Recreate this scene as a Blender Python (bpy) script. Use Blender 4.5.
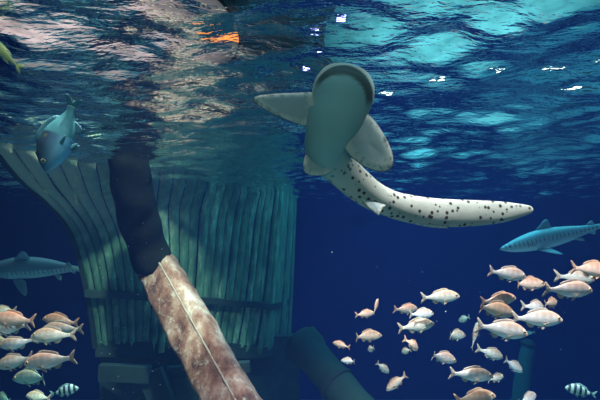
import bpy, bmesh, math, random
import numpy as np
from mathutils import Vector, Matrix, noise

# ------------------------------------------------------------------ clearing
for o in list(bpy.data.objects):
    bpy.data.objects.remove(o)
S = bpy.context.scene
COL = S.collection
R = math.radians

# ------------------------------------------------------------------ camera
CAM_Z = -0.9                       # 0.9 m below the water surface (z = 0)
PITCH = R(6.6)
FPX = 430.0
cam_d = bpy.data.cameras.new('camera')
cam_d.sensor_width = 36.0
cam_d.lens = FPX * 36.0 / 600.0
cam_d.clip_start = 0.05
cam_d.clip_end = 200
cam = bpy.data.objects.new('camera', cam_d)
COL.objects.link(cam)
cam.location = (0, 0, CAM_Z)
cam.rotation_euler = (R(90) + PITCH, 0, 0)
S.camera = cam
C0 = Vector((0, 0, CAM_Z))
FW = Vector((0, math.cos(PITCH), math.sin(PITCH)))
UP = Vector((0, -math.sin(PITCH), math.cos(PITCH)))
RT = Vector((1, 0, 0))


def P(px, py, d):
    """the place at depth d in front of the window that the photo shows at (px, py)"""
    px, py, d = float(px), float(py), float(d)
    return C0 + d * (FW + RT * ((px - 300) / FPX) + UP * ((200 - py) / FPX))


# ------------------------------------------------------------------ world, exposure
world = bpy.data.worlds.new('hall_dusk')
S.world = world
world.use_nodes = True
world.node_tree.nodes['Background'].inputs[0].default_value = (0.05, 0.25, 0.6, 1)
world.node_tree.nodes['Background'].inputs[1].default_value = 0.05
S.view_settings.view_transform = 'Standard'
S.view_settings.look = 'None'
S.view_settings.gamma = 1
S.view_settings.use_curve_mapping = False
S.view_settings.exposure = 0.0
S.cycles.max_bounces = 10
S.cycles.transparent_max_bounces = 12
S.cycles.volume_bounces = 1
S.cycles.use_denoising = True
S.cycles.sample_clamp_indirect = 4.0
S.cycles.caustics_reflective = False
S.cycles.caustics_refractive = False


# ------------------------------------------------------------------ lights above the water
def look_quat(src, dst):
    return (Vector(dst) - Vector(src)).to_track_quat('-Z', 'Y')


def area_light(name, loc, target, size, size_y, power, color):
    l = bpy.data.lights.new(name, 'AREA')
    l.shape = 'RECTANGLE'
    l.size, l.size_y = size, size_y
    l.energy = power
    l.color = color
    o = bpy.data.objects.new(name, l)
    COL.objects.link(o)
    o.location = loc
    o.rotation_mode = 'QUATERNION'
    o.rotation_quaternion = look_quat(loc, target)
    return o


def spot_light(name, loc, target, angle, power, color, blend=0.5, radius=0.08):
    l = bpy.data.lights.new(name, 'SPOT')
    l.energy = power
    l.color = color
    l.spot_size = R(angle)
    l.spot_blend = blend
    l.shadow_soft_size = radius
    o = bpy.data.objects.new(name, l)
    COL.objects.link(o)
    o.location = loc
    o.rotation_mode = 'QUATERNION'
    o.rotation_quaternion = look_quat(loc, target)
    return o


CEIL = 3.4
# (name, lamp position, aim, cone, power, colour)
SPOTS = [
    ('spot_school', (1.6, 0.6, 3.0), (1.45, 2.7, -1.3), 44, 2300, (1.0, 0.95, 0.93)),
    ('spot_tail', (1.5, 1.6, 3.05), (0.85, 1.95, -0.7), 20, 250, (1.0, 0.93, 0.80)),
    ('spot_left_school', (-1.0, 0.5, 3.0), (-1.55, 2.6, -1.45), 34, 360, (0.95, 1.0, 0.86)),
    ('spot_beam', (-0.6, 1.9, 3.0), (-0.45, 3.75, -2.9), 49, 1500, (1.0, 0.86, 0.76)),
    ('spot_hull', (-1.1, 1.9, 3.0), (-2.35, 5.4, -2.3), 36, 2300, (0.85, 1.0, 0.72)),
]
for n, loc, tgt, ang, pw, colr in SPOTS:
    spot_light(n, loc, tgt, ang, pw, colr)
area_light('panel_glow_right', (2.6, 7.0, CEIL - 0.14), (2.6, 7.0, 0), 4.0, 4.0, 420, (0.12, 0.75, 1.0))
area_light('panel_glow_near', (0.3, 1.0, CEIL - 0.14), (0.3, 1.0, 0), 3.0, 2.0, 60, (0.45, 0.8, 1.0))
area_light('panel_glow_left', (-3.0, 7.5, CEIL - 0.14), (-3.0, 7.5, 0), 3.0, 3.0, 70, (0.2, 0.8, 0.85))
# unseen fill added behind the camera to brighten the hull flare and fish
area_light('front_fill_glow', (-0.4, -2.4, -0.6), (-1.0, 4, -0.6), 3.0, 1.6, 48, (0.72, 1.0, 0.92))

# ================================================================== helpers


def tag(o, label=None, cat=None, group=None, kind=None):
    if label: o['label'] = label
    if cat: o['category'] = cat
    if group: o['group'] = group
    if kind: o['kind'] = kind
    return o


def empty(name, loc=(0, 0, 0), label=None, cat=None, group=None):
    o = bpy.data.objects.new(name, None)
    COL.objects.link(o)
    o.location = loc
    o.empty_display_size = 0.05
    return tag(o, label, cat, group)


def mesh_obj(name, verts, faces, mat=None, parent=None, smooth=True, base=None, mats=None, fmat=None):
    """one mesh object; BASE: subtracted from the points (the parent's place)"""
    if base is not None:
        b = Vector(base)
        verts = [Vector(v) - b for v in verts]
    me = bpy.data.meshes.new(name)
    me.from_pydata([tuple(v) for v in verts], [], faces)
    bm = bmesh.new(); bm.from_mesh(me)
    bmesh.ops.recalc_face_normals(bm, faces=bm.faces[:])
    bm.to_mesh(me); bm.free()
    for m in (mats or [mat]):
        if m: me.materials.append(m)
    if fmat is not None:
        for p, k in zip(me.polygons, fmat): p.material_index = k
    if smooth:
        me.polygons.foreach_set('use_smooth', [True] * len(me.polygons))
    o = bpy.data.objects.new(name, me)
    COL.objects.link(o)
    if parent is not None: o.parent = parent
    return o


def bevel(o, w, seg=2):
    m = o.modifiers.new('bevel', 'BEVEL'); m.width = w; m.segments = seg; m.limit_method = 'ANGLE'
    return o


def box_mesh(x0, x1, y0, y1, z0, z1):
    v = [(x, y, z) for z in (z0, z1) for y in (y0, y1) for x in (x0, x1)]
    f = [(0, 2, 3, 1), (4, 5, 7, 6), (0, 1, 5, 4), (2, 6, 7, 3), (0, 4, 6, 2), (1, 3, 7, 5)]
    return v, f


def plate(outline, thick, rings=4, normal=None):
    """a fin: an outline of 3-D points, thickest in the middle and thin along its rim"""
    n = len(outline)
    pts = [Vector(p) for p in outline]
    c = sum(pts, Vector()) / n
    if normal is None:
        nv = Vector()
        for i in range(n):
            nv += (pts[i] - c).cross(pts[(i + 1) % n] - c)
        normal = nv.normalized()
    verts, faces = [], []
    for side in (1, -1):
        for k in range(rings):
            t = k / rings
            h = thick * (0.12 + 0.88 * math.sqrt(1 - (1 - t) ** 2)) * 0.5 * side
            for p in pts:
                verts.append(c + (p - c) * (1 - t) + normal * h)
        verts.append(c + normal * thick * 0.5 * side)
    m = rings * n + 1
    for s in (0, 1):
        for k in range(rings):
            for i in range(n):
                j = (i + 1) % n
                a, b = s * m + k * n + i, s * m + k * n + j
                if k < rings - 1:
                    faces.append((a, b, s * m + (k + 1) * n + j, s * m + (k + 1) * n + i))
                else:
                    faces.append((a, b, s * m + rings * n))
    for i in range(n):
        j = (i + 1) % n
        faces.append((i, j, m + j, m + i))
    return verts, faces


def smooth_poly(pts, k=2):
    """Chaikin rounding of a closed outline"""
    pts = [Vector(p) for p in pts]
    for _ in range(k):
        q = []
        for i in range(len(pts)):
            a, b = pts[i], pts[(i + 1) % len(pts)]
            q += [a * 0.75 + b * 0.25, a * 0.25 + b * 0.75]
        pts = q
    return pts


def catmull(pts, n):
    """n samples along a Catmull-Rom curve through tuples"""
    A = np.array(pts, float)
    m = len(A)
    out = []
    for i in range(n):
        t = i / (n - 1) * (m - 1)
        k = min(int(t), m - 2); u = t - k
        p0, p1, p2, p3 = A[max(k - 1, 0)], A[k], A[k + 1], A[min(k + 2, m - 1)]
        out.append(0.5 * (2 * p1 + (p2 - p0) * u + (2 * p0 - 5 * p1 + 4 * p2 - p3) * u * u + (3 * p1 - p0 - 3 * p2 + p3) * u ** 3))
    return out


def tube_faces(nr, ns):
    f = [(i * ns + j, i * ns + (j + 1) % ns, (i + 1) * ns + (j + 1) % ns, (i + 1) * ns + j) for i in range(nr - 1) for j in range(ns)]
    return f + [tuple(range(ns)), tuple(range((nr - 1) * ns, nr * ns))]


def uv_ball(c, r, scale=(1, 1, 1), nu=12, nv=8):
    v, f = [], []
    for i in range(nv + 1):
        a = math.pi * i / nv
        for j in range(nu):
            b = 2 * math.pi * j / nu
            v.append((c[0] + r * scale[0] * math.sin(a) * math.cos(b), c[1] + r * scale[1] * math.cos(a), c[2] + r * scale[2] * math.sin(a) * math.sin(b)))
    for i in range(nv):
        for j in range(nu):
            f.append((i * nu + j, i * nu + (j + 1) % nu, (i + 1) * nu + (j + 1) % nu, (i + 1) * nu + j))
    return v, f


# ------------------------------------------------------------------ materials
class NT:
    def __init__(self, name):
        self.m = bpy.data.materials.new(name); self.m.use_nodes = True
        self.t = self.m.node_tree
        self.b = self.t.nodes['Principled BSDF']

    def n(self, typ, **kw):
        nd = self.t.nodes.new(typ)
        for k, v in kw.items():
            if k.startswith('i_'):
                k2 = k[2:]
                nd.inputs[int(k2) if k2.isdigit() else k2.replace('_', ' ')].default_value = v
            else: setattr(nd, k, v)
        return nd

    def l(self, a, b): self.t.links.new(a, b)

    def coord(self, out='Object', scale=(1, 1, 1), loc=(0, 0, 0)):
        tc = self.n('ShaderNodeTexCoord'); mp = self.n('ShaderNodeMapping')
        mp.inputs['Scale'].default_value = scale; mp.inputs['Location'].default_value = loc
        self.l(tc.outputs[out], mp.inputs[0]); return mp.outputs[0]

    def noise(self, co, scale, detail=4, rough=0.55):
        nd = self.n('ShaderNodeTexNoise'); nd.inputs['Scale'].default_value = scale
        nd.inputs['Detail'].default_value = detail; nd.inputs['Roughness'].default_value = rough
        if co: self.l(co, nd.inputs['Vector'])
        return nd.outputs['Fac']

    def ramp(self, fac, stops):
        nd = self.n('ShaderNodeValToRGB'); e = nd.color_ramp.elements
        while len(e) < len(stops): e.new(0.5)
        for k, (p, c) in enumerate(stops):
            e[k].position = p; e[k].color = (*c, 1) if len(c) == 3 else c
        self.l(fac, nd.inputs[0]); return nd.outputs[0]

    def mix(self, fac, a, b, mode='MIX'):
        nd = self.n('ShaderNodeMix', data_type='RGBA', blend_type=mode)
        for s, v in ((nd.inputs[0], fac), (nd.inputs[6], a), (nd.inputs[7], b)):
            if isinstance(v, bpy.types.NodeSocket): self.l(v, s)
            elif isinstance(v, (int, float)): s.default_value = v
            else: s.default_value = (*v, 1)
        return nd.outputs[2]

    def math(self, op, a, b=0.0, clamp=False):
        nd = self.n('ShaderNodeMath', operation=op, use_clamp=clamp)
        for s, v in ((nd.inputs[0], a), (nd.inputs[1], b)):
            if isinstance(v, bpy.types.NodeSocket): self.l(v, s)
            else: s.default_value = v
        return nd.outputs[0]

    def bump(self, h, strength=0.3, dist=0.02):
        nd = self.n('ShaderNodeBump'); nd.inputs['Strength'].default_value = strength; nd.inputs['Distance'].default_value = dist
        self.l(h, nd.inputs['Height']); self.l(nd.outputs[0], self.b.inputs['Normal'])

    def base(self, c):
        if isinstance(c, bpy.types.NodeSocket): self.l(c, self.b.inputs['Base Color'])
        else: self.b.inputs['Base Color'].default_value = (*c, 1)

    def rough(self, r, spec=0.5):
        self.b.inputs['Roughness'].default_value = r; self.b.inputs['Specular IOR Level'].default_value = spec


def plain(name, c, rough=0.6, c2=None, scale=8, bump=0.0, spec=0.4):
    t = NT(name)
    co = t.coord()
    f = t.noise(co, scale)
    t.base(t.mix(f, c, c2) if c2 else c)
    if bump: t.bump(f, bump)
    t.rough(rough, spec)
    return t.m


def emit(name, c, s):
    t = NT(name)
    t.b.inputs['Base Color'].default_value = (*c, 1)
    t.b.inputs['Emission Color'].default_value = (*c, 1)
    t.b.inputs['Emission Strength'].default_value = s
    return t.m


# water: a clear body with a little blue scatter; its top mirrors at low angles as seen from below
def water_material():
    t = NT('sea_water')
    t.t.nodes.remove(t.b)
    out = t.t.nodes['Material Output']
    co = t.coord('Object', (1, 1, 1))
    b = t.n('ShaderNodeBump'); b.inputs['Strength'].default_value = 0.65; b.inputs['Distance'].default_value = 0.02
    f1 = t.noise(t.coord('Object', (0.45, 1, 1)), 19, 3, 0.55)
    t.l(f1, b.inputs['Height'])
    fr = t.n('ShaderNodeFresnel'); fr.inputs['IOR'].default_value = 1.175
    t.l(b.outputs[0], fr.inputs['Normal'])
    gl = t.n('ShaderNodeBsdfGlossy'); gl.inputs['Roughness'].default_value = 0.0
    gl.inputs['Color'].default_value = (0.97, 0.99, 1, 1)
    t.l(b.outputs[0], gl.inputs['Normal'])
    tr = t.n('ShaderNodeBsdfTransparent')
    mx = t.n('ShaderNodeMixShader')
    t.l(fr.outputs[0], mx.inputs[0]); t.l(tr.outputs[0], mx.inputs[1]); t.l(gl.outputs[0], mx.inputs[2])
    t.l(mx.outputs[0], out.inputs['Surface'])
    vs = t.n('ShaderNodeVolumeScatter'); vs.inputs['Color'].default_value = (0.14, 0.27, 1.0, 1); vs.inputs['Density'].default_value = 0.011
    va = t.n('ShaderNodeVolumeAbsorption'); va.inputs['Color'].default_value = (0.10, 0.72, 0.93, 1); va.inputs['Density'].default_value = 0.085
    ad = t.n('ShaderNodeAddShader')
    t.l(vs.outputs[0], ad.inputs[0]); t.l(va.outputs[0], ad.inputs[1]); t.l(ad.outputs[0], out.inputs['Volume'])
    return t.m


# ================================================================== the setting
X0, X1, Y0, Y1, ZF = -9.0, 9.0, -2.6, 12.0, -5.0
E = 0.03
m_back = plain('blue_tank_paint', (0.010, 0.006, 0.050), 0.9, (0.013, 0.009, 0.066), 0.6, 0, 0.1)
m_floor = plain('tank_floor_sand', (0.55, 0.60, 0.55), 0.95, (0.35, 0.42, 0.40), 1.5, 0.2, 0.1)
m_ceil = plain('hall_ceiling_paint', (0.02, 0.10, 0.14), 0.9, (0.01, 0.06, 0.09), 0.8)


def slab(name, x0, x1, y0, y1, z0, z1, m):
    v, f = box_mesh(x0, x1, y0, y1, z0, z1)
    return tag(mesh_obj(name, v, f, m, smooth=False), kind='structure')


slab('wall_back', X0, X1, Y1 - E, Y1 + 0.27, ZF, CEIL, m_back)
slab('wall_left', X0 - 0.27, X0 + E, Y0, Y1 - E, ZF, CEIL, m_back)
slab('wall_right', X1 - E, X1 + 0.27, Y0, Y1 - E, ZF, CEIL, m_back)
slab('wall_front', X0 + E, X1 - E, Y0 - 0.27, Y0 + E, ZF, CEIL, m_back)
slab('floor', X0 + E, X1 - E, Y0 + E, Y1 - E, ZF, ZF + 0.13, m_floor)
slab('ceiling', X0 + E, X1 - E, Y0 + E, Y1 - E, CEIL, CEIL + 0.2, m_ceil)


v, f = box_mesh(2.2, 6.9, Y1 - E - 0.05, Y1 - E + 0.02, 0.35, 3.2)
tag(mesh_obj('ripple_glow_panel', v, f, emit('added_turquoise_glow', (0.10, 0.50, 0.54), 0.95), smooth=False), kind='structure')  # added glowing pane on the back wall, put in to tint the ripples


def build_water():
    rng = np.random.default_rng(11)
    xs = np.linspace(X0, X1, 520)
    # rows closer together near the window
    ys = [Y0]; y = Y0
    while y < Y1:
        y += 0.05 if y < 0.3 else (0.018 + 0.0062 * (y - 0.3))
        ys.append(min(y, Y1))
    ys = np.array(ys)
    XX, YY = np.meshgrid(xs, ys)
    Z = np.zeros_like(XX)
    for k in range(60):
        lam = 0.16 * (2.0 / 0.16) ** rng.random()
        th = math.pi / 2 + rng.normal(0, 0.7) + 0.2
        kk = 2 * math.pi / lam
        amp = 0.0038 * lam ** 0.95 * (1.0 if lam > 0.45 else 1.6)
        ph = rng.random() * 6.28
        wx, wy = math.cos(th) * kk, math.sin(th) * kk
        arg = wx * XX + wy * YY + ph + 0.8 * np.sin(0.7 * XX + 0.5 * YY + k)
        Z += amp * np.sin(arg)
    nr, nc = XX.shape
    V = np.stack([XX, YY, Z], -1).reshape(-1, 3)
    idx = np.arange(nr * nc).reshape(nr, nc)
    F = np.stack([idx[:-1, :-1], idx[:-1, 1:], idx[1:, 1:], idx[1:, :-1]], -1).reshape(-1, 4)
    me = bpy.data.meshes.new('water')
    bot = len(V)
    ring = list(idx[0, :]) + list(idx[1:, -1]) + list(idx[-1, -2::-1]) + list(idx[-2:0:-1, 0])
    RB = V[ring].copy(); RB[:, 2] = ZF + 0.1
    V = np.concatenate([V, RB])
    n = len(ring)
    faces = [tuple(map(int, q)) for q in F]
    for i in range(n):
        j = (i + 1) % n
        faces.append((int(ring[j]), int(ring[i]), bot + i, bot + j))
    faces.append(tuple(bot + i for i in range(n))[::-1])
    me.from_pydata(V.tolist(), [], faces)
    sm = np.zeros(len(me.polygons), bool); sm[:len(F)] = True
    me.polygons.foreach_set('use_smooth', sm)
    me.materials.append(water_material())
    o = bpy.data.objects.new('water', me)
    COL.objects.link(o)
    tag(o, 'clear blue tank water with a rippled surface seen from below', 'water', kind='stuff')
    return o


build_water()

# ------------------------------------------------------------------ hull of the wreck
def plank_mat(name, c1, c2, c3, sc=1.0):
    t = NT(name)
    co = t.coord('Object', (1, 1, 0.22))
    a = t.noise(co, 9 * sc, 6, 0.65)
    b = t.noise(t.coord('Object', (1, 1, 1)), 2.2 * sc, 5, 0.6)
    c = t.ramp(a, [(0.3, c1), (0.52, c2), (0.72, c3)])
    pl = t.n('ShaderNodeAttribute', attribute_name='plank')
    c = t.mix(t.math('MULTIPLY', pl.outputs['Fac'], 0.75), c, c1)
    c = t.mix(t.ramp(b, [(0.42, (0, 0, 0)), (0.62, (0.7, 0.7, 0.7))]), c, c1)
    bow_glow = t.n('ShaderNodeAttribute', attribute_name='bow_glow').outputs['Fac']
    c = t.mix(t.math('MULTIPLY', bow_glow, t.ramp(b, [(0.25, (0.35, 0.35, 0.35)), (0.5, (1, 1, 1))])), c, (0.50, 0.46, 0.36))  # paler bow tint stands in for glow reaching the flare's underside
    t.base(c)
    t.bump(a, 0.5, 0.02)
    t.rough(0.85, 0.2)
    return t.m


m_plank = plank_mat('weathered_hull_planks', (0.035, 0.085, 0.060), (0.14, 0.25, 0.17), (0.42, 0.52, 0.36))
m_strake = plank_mat('mossy_strake', (0.06, 0.13, 0.10), (0.11, 0.21, 0.16), (0.16, 0.27, 0.20), 0.5)
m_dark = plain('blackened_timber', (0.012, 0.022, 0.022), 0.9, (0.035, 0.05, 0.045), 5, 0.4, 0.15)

# left edge of the hull from the plank ends up to the flare over the water
LEFT = [(97, 348, 5.55), (94, 322, 5.5), (90, 300, 5.4), (84, 270, 5.3), (75, 240, 5.15), (64, 220, 5.0), (50, 205, 4.8), (36, 192, 4.6),
        (22, 180, 4.3), (0, 155, 3.85), (-35, 112, 3.5), (-80, 60, 3.3)]
RIGHT_X = -0.12
LW = [tuple(P(*q)) for q in LEFT]


def hull_left(v):
    q = catmull(LW, 200)
    return Vector(q[int(round(v * 199))])


_HL = [Vector(q) for q in catmull(LW, 200)]


def hull_pt(u, v):
    A = _HL[int(round(v * 199))]
    zb, zt = P(296, 348, 7.1).z, 0.75
    zr = zb + (zt - zb) * (0.0 + 1.0 * v)
    B = Vector((RIGHT_X + 0.15 * (v - 0.5), 7.1, zr))
    w = (1 - u)
    w = w * w * (3 - 2 * w) * 0.35 + w * 0.65
    wf = w ** (1.0 + 1.1 * v)        # the flare dies away towards the stem
    p = A * w + B * (1 - w)
    q = A * wf + B * (1 - wf)
    turn = max(0.0, u - 0.78)              # the side curves away towards the stem
    return Vector((p.x * 0.5 + q.x * 0.5, q.y + 26 * turn * turn, p.z))


hull = empty('ship_hull', P(190, 340, 6.2), 'big flaring wooden ship hull with weathered vertical planks, sunk at the left', 'shipwreck')


def hull_patch(name, u0, u1, v0, v1, npl, mat, relief, ragged, off, nv=40, thick=0.06):
    rng = random.Random(5 + int(off * 1000))
    verts, faces, att, bow_glow = [], [], [], []
    for k in range(npl):
        ua, ub = u0 + (u1 - u0) * k / npl, u0 + (u1 - u0) * (k + 1) / npl
        g = (ub - ua) * 0.03
        push = off + rng.uniform(0, relief)
        drop = rng.uniform(-ragged, ragged)
        tone = rng.random() ** 1.3
        s = len(verts)
        prof = [(ua + g, -0.6 * relief), (ua + g * 2.5, 0), (0.5 * (ua + ub), relief * 0.25), (ub - g * 2.5, 0), (ub - g, -0.6 * relief)]
        for i in range(nv + 1):
            v = v0 + (v1 - v0) * i / nv
            for (uu, pr) in prof:
                vv = max(0.0, min(1.0, v))
                p = hull_pt(uu, vv)
                nrm = (hull_pt(min(uu + 0.01, 1), vv) - hull_pt(max(uu - 0.01, 0), vv)).cross(hull_pt(uu, min(vv + 0.01, 1)) - hull_pt(uu, max(vv - 0.01, 0))).normalized()
                if nrm.y > 0: nrm = -nrm
                p = p + nrm * ((push + pr) * (1.15 - 0.8 * vv) + 0.008 * noise.noise(p * 3))
                if i == 0: p.z += drop + 0.03 * noise.noise(p * 9)
                verts.append(p); att.append(tone); bow_glow.append(max(0, min(1, (v - 0.38) / 0.2)) * max(0, min(1, (0.42 - uu) / 0.3)) * 0.65)
        for i in range(nv):
            for j in range(4):
                a = s + i * 5 + j
                faces.append((a, a + 1, a + 6, a + 5))
    o = mesh_obj(name, verts, faces, mat, hull, base=hull.location)
    at = o.data.attributes.new('plank', 'FLOAT', 'POINT')
    at.data.foreach_set('value', att)
    at = o.data.attributes.new('bow_glow', 'FLOAT', 'POINT')
    at.data.foreach_set('value', bow_glow)
    m = o.modifiers.new('thick', 'SOLIDIFY'); m.thickness = thick; m.offset = -1 
    return o


hull_patch('planking', 0.0, 1.0, 0.0, 1.0, 30, m_plank, 0.035, 0.06, 0.0)


def strip_along(name, v, du, hw, out, mat, n=50, wob=0.02):
    """a rail that follows the hull at height v"""
    verts = []
    for i in range(n):
        u = du[0] + (du[1] - du[0]) * i / (n - 1)
        p = hull_pt(u, v)
        p.y -= out * 0.5
        w = noise.noise(Vector((u * 9, v * 5, 1))) * wob
        for (a, b) in ((-0.5, -1), (-0.5, 1), (0.5, 1), (0.5, -1)):
            verts.append(p + Vector((0, -a * -out, b * hw + w)))
    return mesh_obj(name, verts, tube_faces(n, 4), mat, hull, smooth=False, base=hull.location)


strip_along('rubbing_rail', 0.205, (0.0, 1.0), 0.045, 0.10, m_dark)
strip_along('stem_edge', 0.0, (0.0, 1.0), 0.10, 0.04, m_dark)

# dark edge board along the left side of the planking
ev = []
for i in range(60):
    v = i / 59
    p = hull_pt(0.0, v)
    for a, b in ((-0.035, -0.05), (0.012, -0.05), (0.012, 0.06), (-0.035, 0.06)):
        ev.append(p + Vector((a, b, 0)))
mesh_obj('edge_board', ev, tube_faces(60, 4), m_dark, hull, smooth=False, base=hull.location)

# the dark lower body under the plank ends: bulkhead with frames and a heavy knee
def quad_slab(name, corners, thick, mat, parent, nx=10, ny=6, amp=0.02):
    """a rough board between four corners (bl, br, tr, tl)"""
    bl, br, tr, tl = [Vector(c) for c in corners]
    nrm = (br - bl).cross(tl - bl).normalized()
    vs = []
    for s in (0.5, -0.5):
        for j in range(ny + 1):
            for i in range(nx + 1):
                a, b = i / nx, j / ny
                p = bl * (1 - a) * (1 - b) + br * a * (1 - b) + tr * a * b + tl * (1 - a) * b
                vs.append(p + nrm * (s * thick + amp * noise.noise(p * 2.5)))
    w = nx + 1; m = w * (ny + 1); f = []
    for s in (0, 1):
        for j in range(ny):
            for i in range(nx):
                a = s * m + j * w + i
                f.append((a, a + 1, a + w + 1, a + w))
    ring = [i for i in range(w)] + [j * w + nx for j in range(1, ny + 1)] + [ny * w + i for i in range(nx - 1, -1, -1)] + [j * w for j in range(ny - 1, 0, -1)]
    for k in range(len(ring)):
        a, b = ring[k], ring[(k + 1) % len(ring)]
        f.append((a, b, m + b, m + a))
    return mesh_obj(name, vs, f, mat, parent, smooth=False, base=parent.location if parent else None)


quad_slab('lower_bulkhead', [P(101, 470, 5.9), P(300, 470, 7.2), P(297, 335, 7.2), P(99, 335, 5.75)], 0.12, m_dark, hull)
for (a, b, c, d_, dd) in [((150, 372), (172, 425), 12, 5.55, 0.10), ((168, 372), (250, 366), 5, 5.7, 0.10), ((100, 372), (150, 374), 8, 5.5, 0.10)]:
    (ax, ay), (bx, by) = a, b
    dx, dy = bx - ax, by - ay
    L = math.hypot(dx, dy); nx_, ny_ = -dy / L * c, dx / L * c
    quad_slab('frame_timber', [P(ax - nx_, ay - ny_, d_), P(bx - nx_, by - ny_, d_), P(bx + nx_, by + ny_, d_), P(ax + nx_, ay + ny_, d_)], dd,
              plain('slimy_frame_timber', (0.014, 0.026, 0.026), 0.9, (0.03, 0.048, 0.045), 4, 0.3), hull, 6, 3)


def pole(root, name, pts, mat, ns=20, n=30, amp=0.015):
    """a round spar through (point, radius) pairs"""
    q = catmull([(*p, r) for p, r in pts], n)
    verts = []
    for i in range(n):
        c = Vector(q[i][:3]); r = q[i][3]
        t = (Vector(q[min(i + 1, n - 1)][:3]) - Vector(q[max(i - 1, 0)][:3])).normalized()
        s = t.cross(Vector((0, 1, 0))).normalized(); u = t.cross(s)
        for j in range(ns):
            th = 2 * math.pi * j / ns
            d = s * math.cos(th) + u * math.sin(th)
            p = c + d * r
            verts.append(p + d * amp * noise.noise(p * 4))
    return mesh_obj(name, verts, tube_faces(n, ns), mat, root, base=root.location if root else None)


# ------------------------------------------------------------------ the diagonal beam
def beam_material():
    t = NT('crusted_dappled_beam')
    co = t.coord('Object', (1, 1, 0.55))
    a = t.noise(co, 4.2, 7, 0.62)
    b = t.noise(t.coord('Object', (1, 1, 1), (3, 1, 0)), 11, 6, 0.7)
    c = t.ramp(a, [(0.36, (0.09, 0.035, 0.028)), (0.48, (0.25, 0.105, 0.075)), (0.58, (0.42, 0.24, 0.19)), (0.72, (0.75, 0.60, 0.53))])
    c = t.mix(t.ramp(b, [(0.54, (0, 0, 0)), (0.74, (0.7, 0.7, 0.7))]), c, (0.72, 0.58, 0.50))  # pale mottling paints dappled caustic light over the crust
    t.base(c)
    t.bump(t.math('ADD', a, b), 0.7, 0.03)
    t.rough(0.85, 0.25)
    return t.m


def build_beam():
    a, b = P(151, 256, 5.05), P(266, 466, 3.55)
    ax = (b - a).normalized()
    side = ax.cross(FW).normalized()
    if side.x < 0: side = -side
    nrm = side.cross(ax).normalized()
    if nrm.dot(FW) > 0: nrm = -nrm            # towards the window
    n = 70; ns = 28
    L = (b - a).length
    verts = []
    for i in range(n):
        t = i / (n - 1)
        c = a + ax * (L * t)
        hw, hd = 0.225 * min(1, 0.72 + 3.5 * t), 0.14 * min(1, 0.85 + 2 * t)
        for j in range(ns):
            th = 2 * math.pi * j / ns
            cx, sx = math.cos(th), math.sin(th)
            k = (abs(cx) ** 5 + abs(sx) ** 5) ** (-1 / 5)
            p = c + side * (hw * k * cx) + nrm * (hd * k * sx)
            # a chamfered, lighter right shoulder and worn surface
            d = noise.noise(p * 5) * 0.02 + noise.noise(p * 16) * 0.008
            p += (p - c).normalized() * d
            verts.append(p)
    root = empty('slanting_beam', b, 'thick slanting beam crusted reddish brown, with white light dapples painted on, leaning in front of the hull', 'beam')
    o = mesh_obj('timber', [v for v in verts], tube_faces(n, ns), beam_material(), root, base=b)
    # a thin pale strip added for the lighter ridge on its right face
    bv = []
    for i in range(n):
        t = i / (n - 1)
        c = a + ax * (L * t) + side * 0.11 + nrm * (0.139 + 0.012 * noise.noise(Vector((t * 30, 0, 0))))
        for j in range(8):
            th = 2 * math.pi * j / 8
            bv.append(c + side * (0.010 * math.cos(th)) + nrm * (0.010 * math.sin(th)))
    mesh_obj('ridge_strip', bv, tube_faces(n, 8), plain('pale_ridge', (0.5, 0.40, 0.34), 0.8, (0.2, 0.11, 0.08), 14, 0.3), root, base=b)
    # the dark upper end, up through the surface
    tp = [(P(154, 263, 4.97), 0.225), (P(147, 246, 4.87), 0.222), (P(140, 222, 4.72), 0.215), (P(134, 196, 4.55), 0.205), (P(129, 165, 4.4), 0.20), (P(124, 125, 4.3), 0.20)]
    pole(root, 'dark_head', tp, plain('dark_head_timber', (0.010, 0.013, 0.013), 1.0, (0.028, 0.032, 0.030), 6, 0.4, 0.0), 22, 24, 0.03)
    return root


build_beam()


# ------------------------------------------------------------------ fallen mast, far post
m_mast = plain('algae_green_spar', (0.010, 0.026, 0.02), 0.9, (0.028, 0.05, 0.036), 3, 0.4, 0.2)
ma, mb = P(300, 340, 6.6), P(396, 456, 5.2)
mast = empty('fallen_mast', mb, 'dim green fallen mast sloping down right of the hull, broken near its head', 'mast')
pole(mast, 'spar', [(ma, 0.25), (ma.lerp(mb, 0.35), 0.245), (ma.lerp(mb, 0.7), 0.25), (mb, 0.26)], m_mast)
jn = ma.lerp(mb, 0.44)
pole(mast, 'iron_band', [(ma.lerp(mb, 0.425), 0.265), (jn, 0.272), (ma.lerp(mb, 0.455), 0.265)], m_dark, n=6)
pole(mast, 'broken_collar', [(P(301, 341, 6.58), 0.30), (P(309, 351, 6.47), 0.29), (P(315, 358, 6.38), 0.25)], m_mast, n=10, amp=0.05)

post = empty('slim_post', P(515, 425, 8.5), 'faint blue-green post standing in the far water below the fish school', 'post')
pole(post, 'shaft', [(P(513, 470, 8.5), 0.16), (P(521, 390, 8.5), 0.15), (P(528, 344, 8.5), 0.12)], plain('far_post_paint', (0.03, 0.09, 0.08), 0.9, (0.05, 0.13, 0.11), 3), n=16)
pole(post, 'cap', [(P(527.6, 346, 8.5), 0.135), (P(528.3, 343, 8.5), 0.135), (P(528.8, 340, 8.5), 0.07)], m_mast, n=8, amp=0)

# ------------------------------------------------------------------ lamps over the water
m_house = plain('lamp_housing_black', (0.02, 0.02, 0.025), 0.5)


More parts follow.
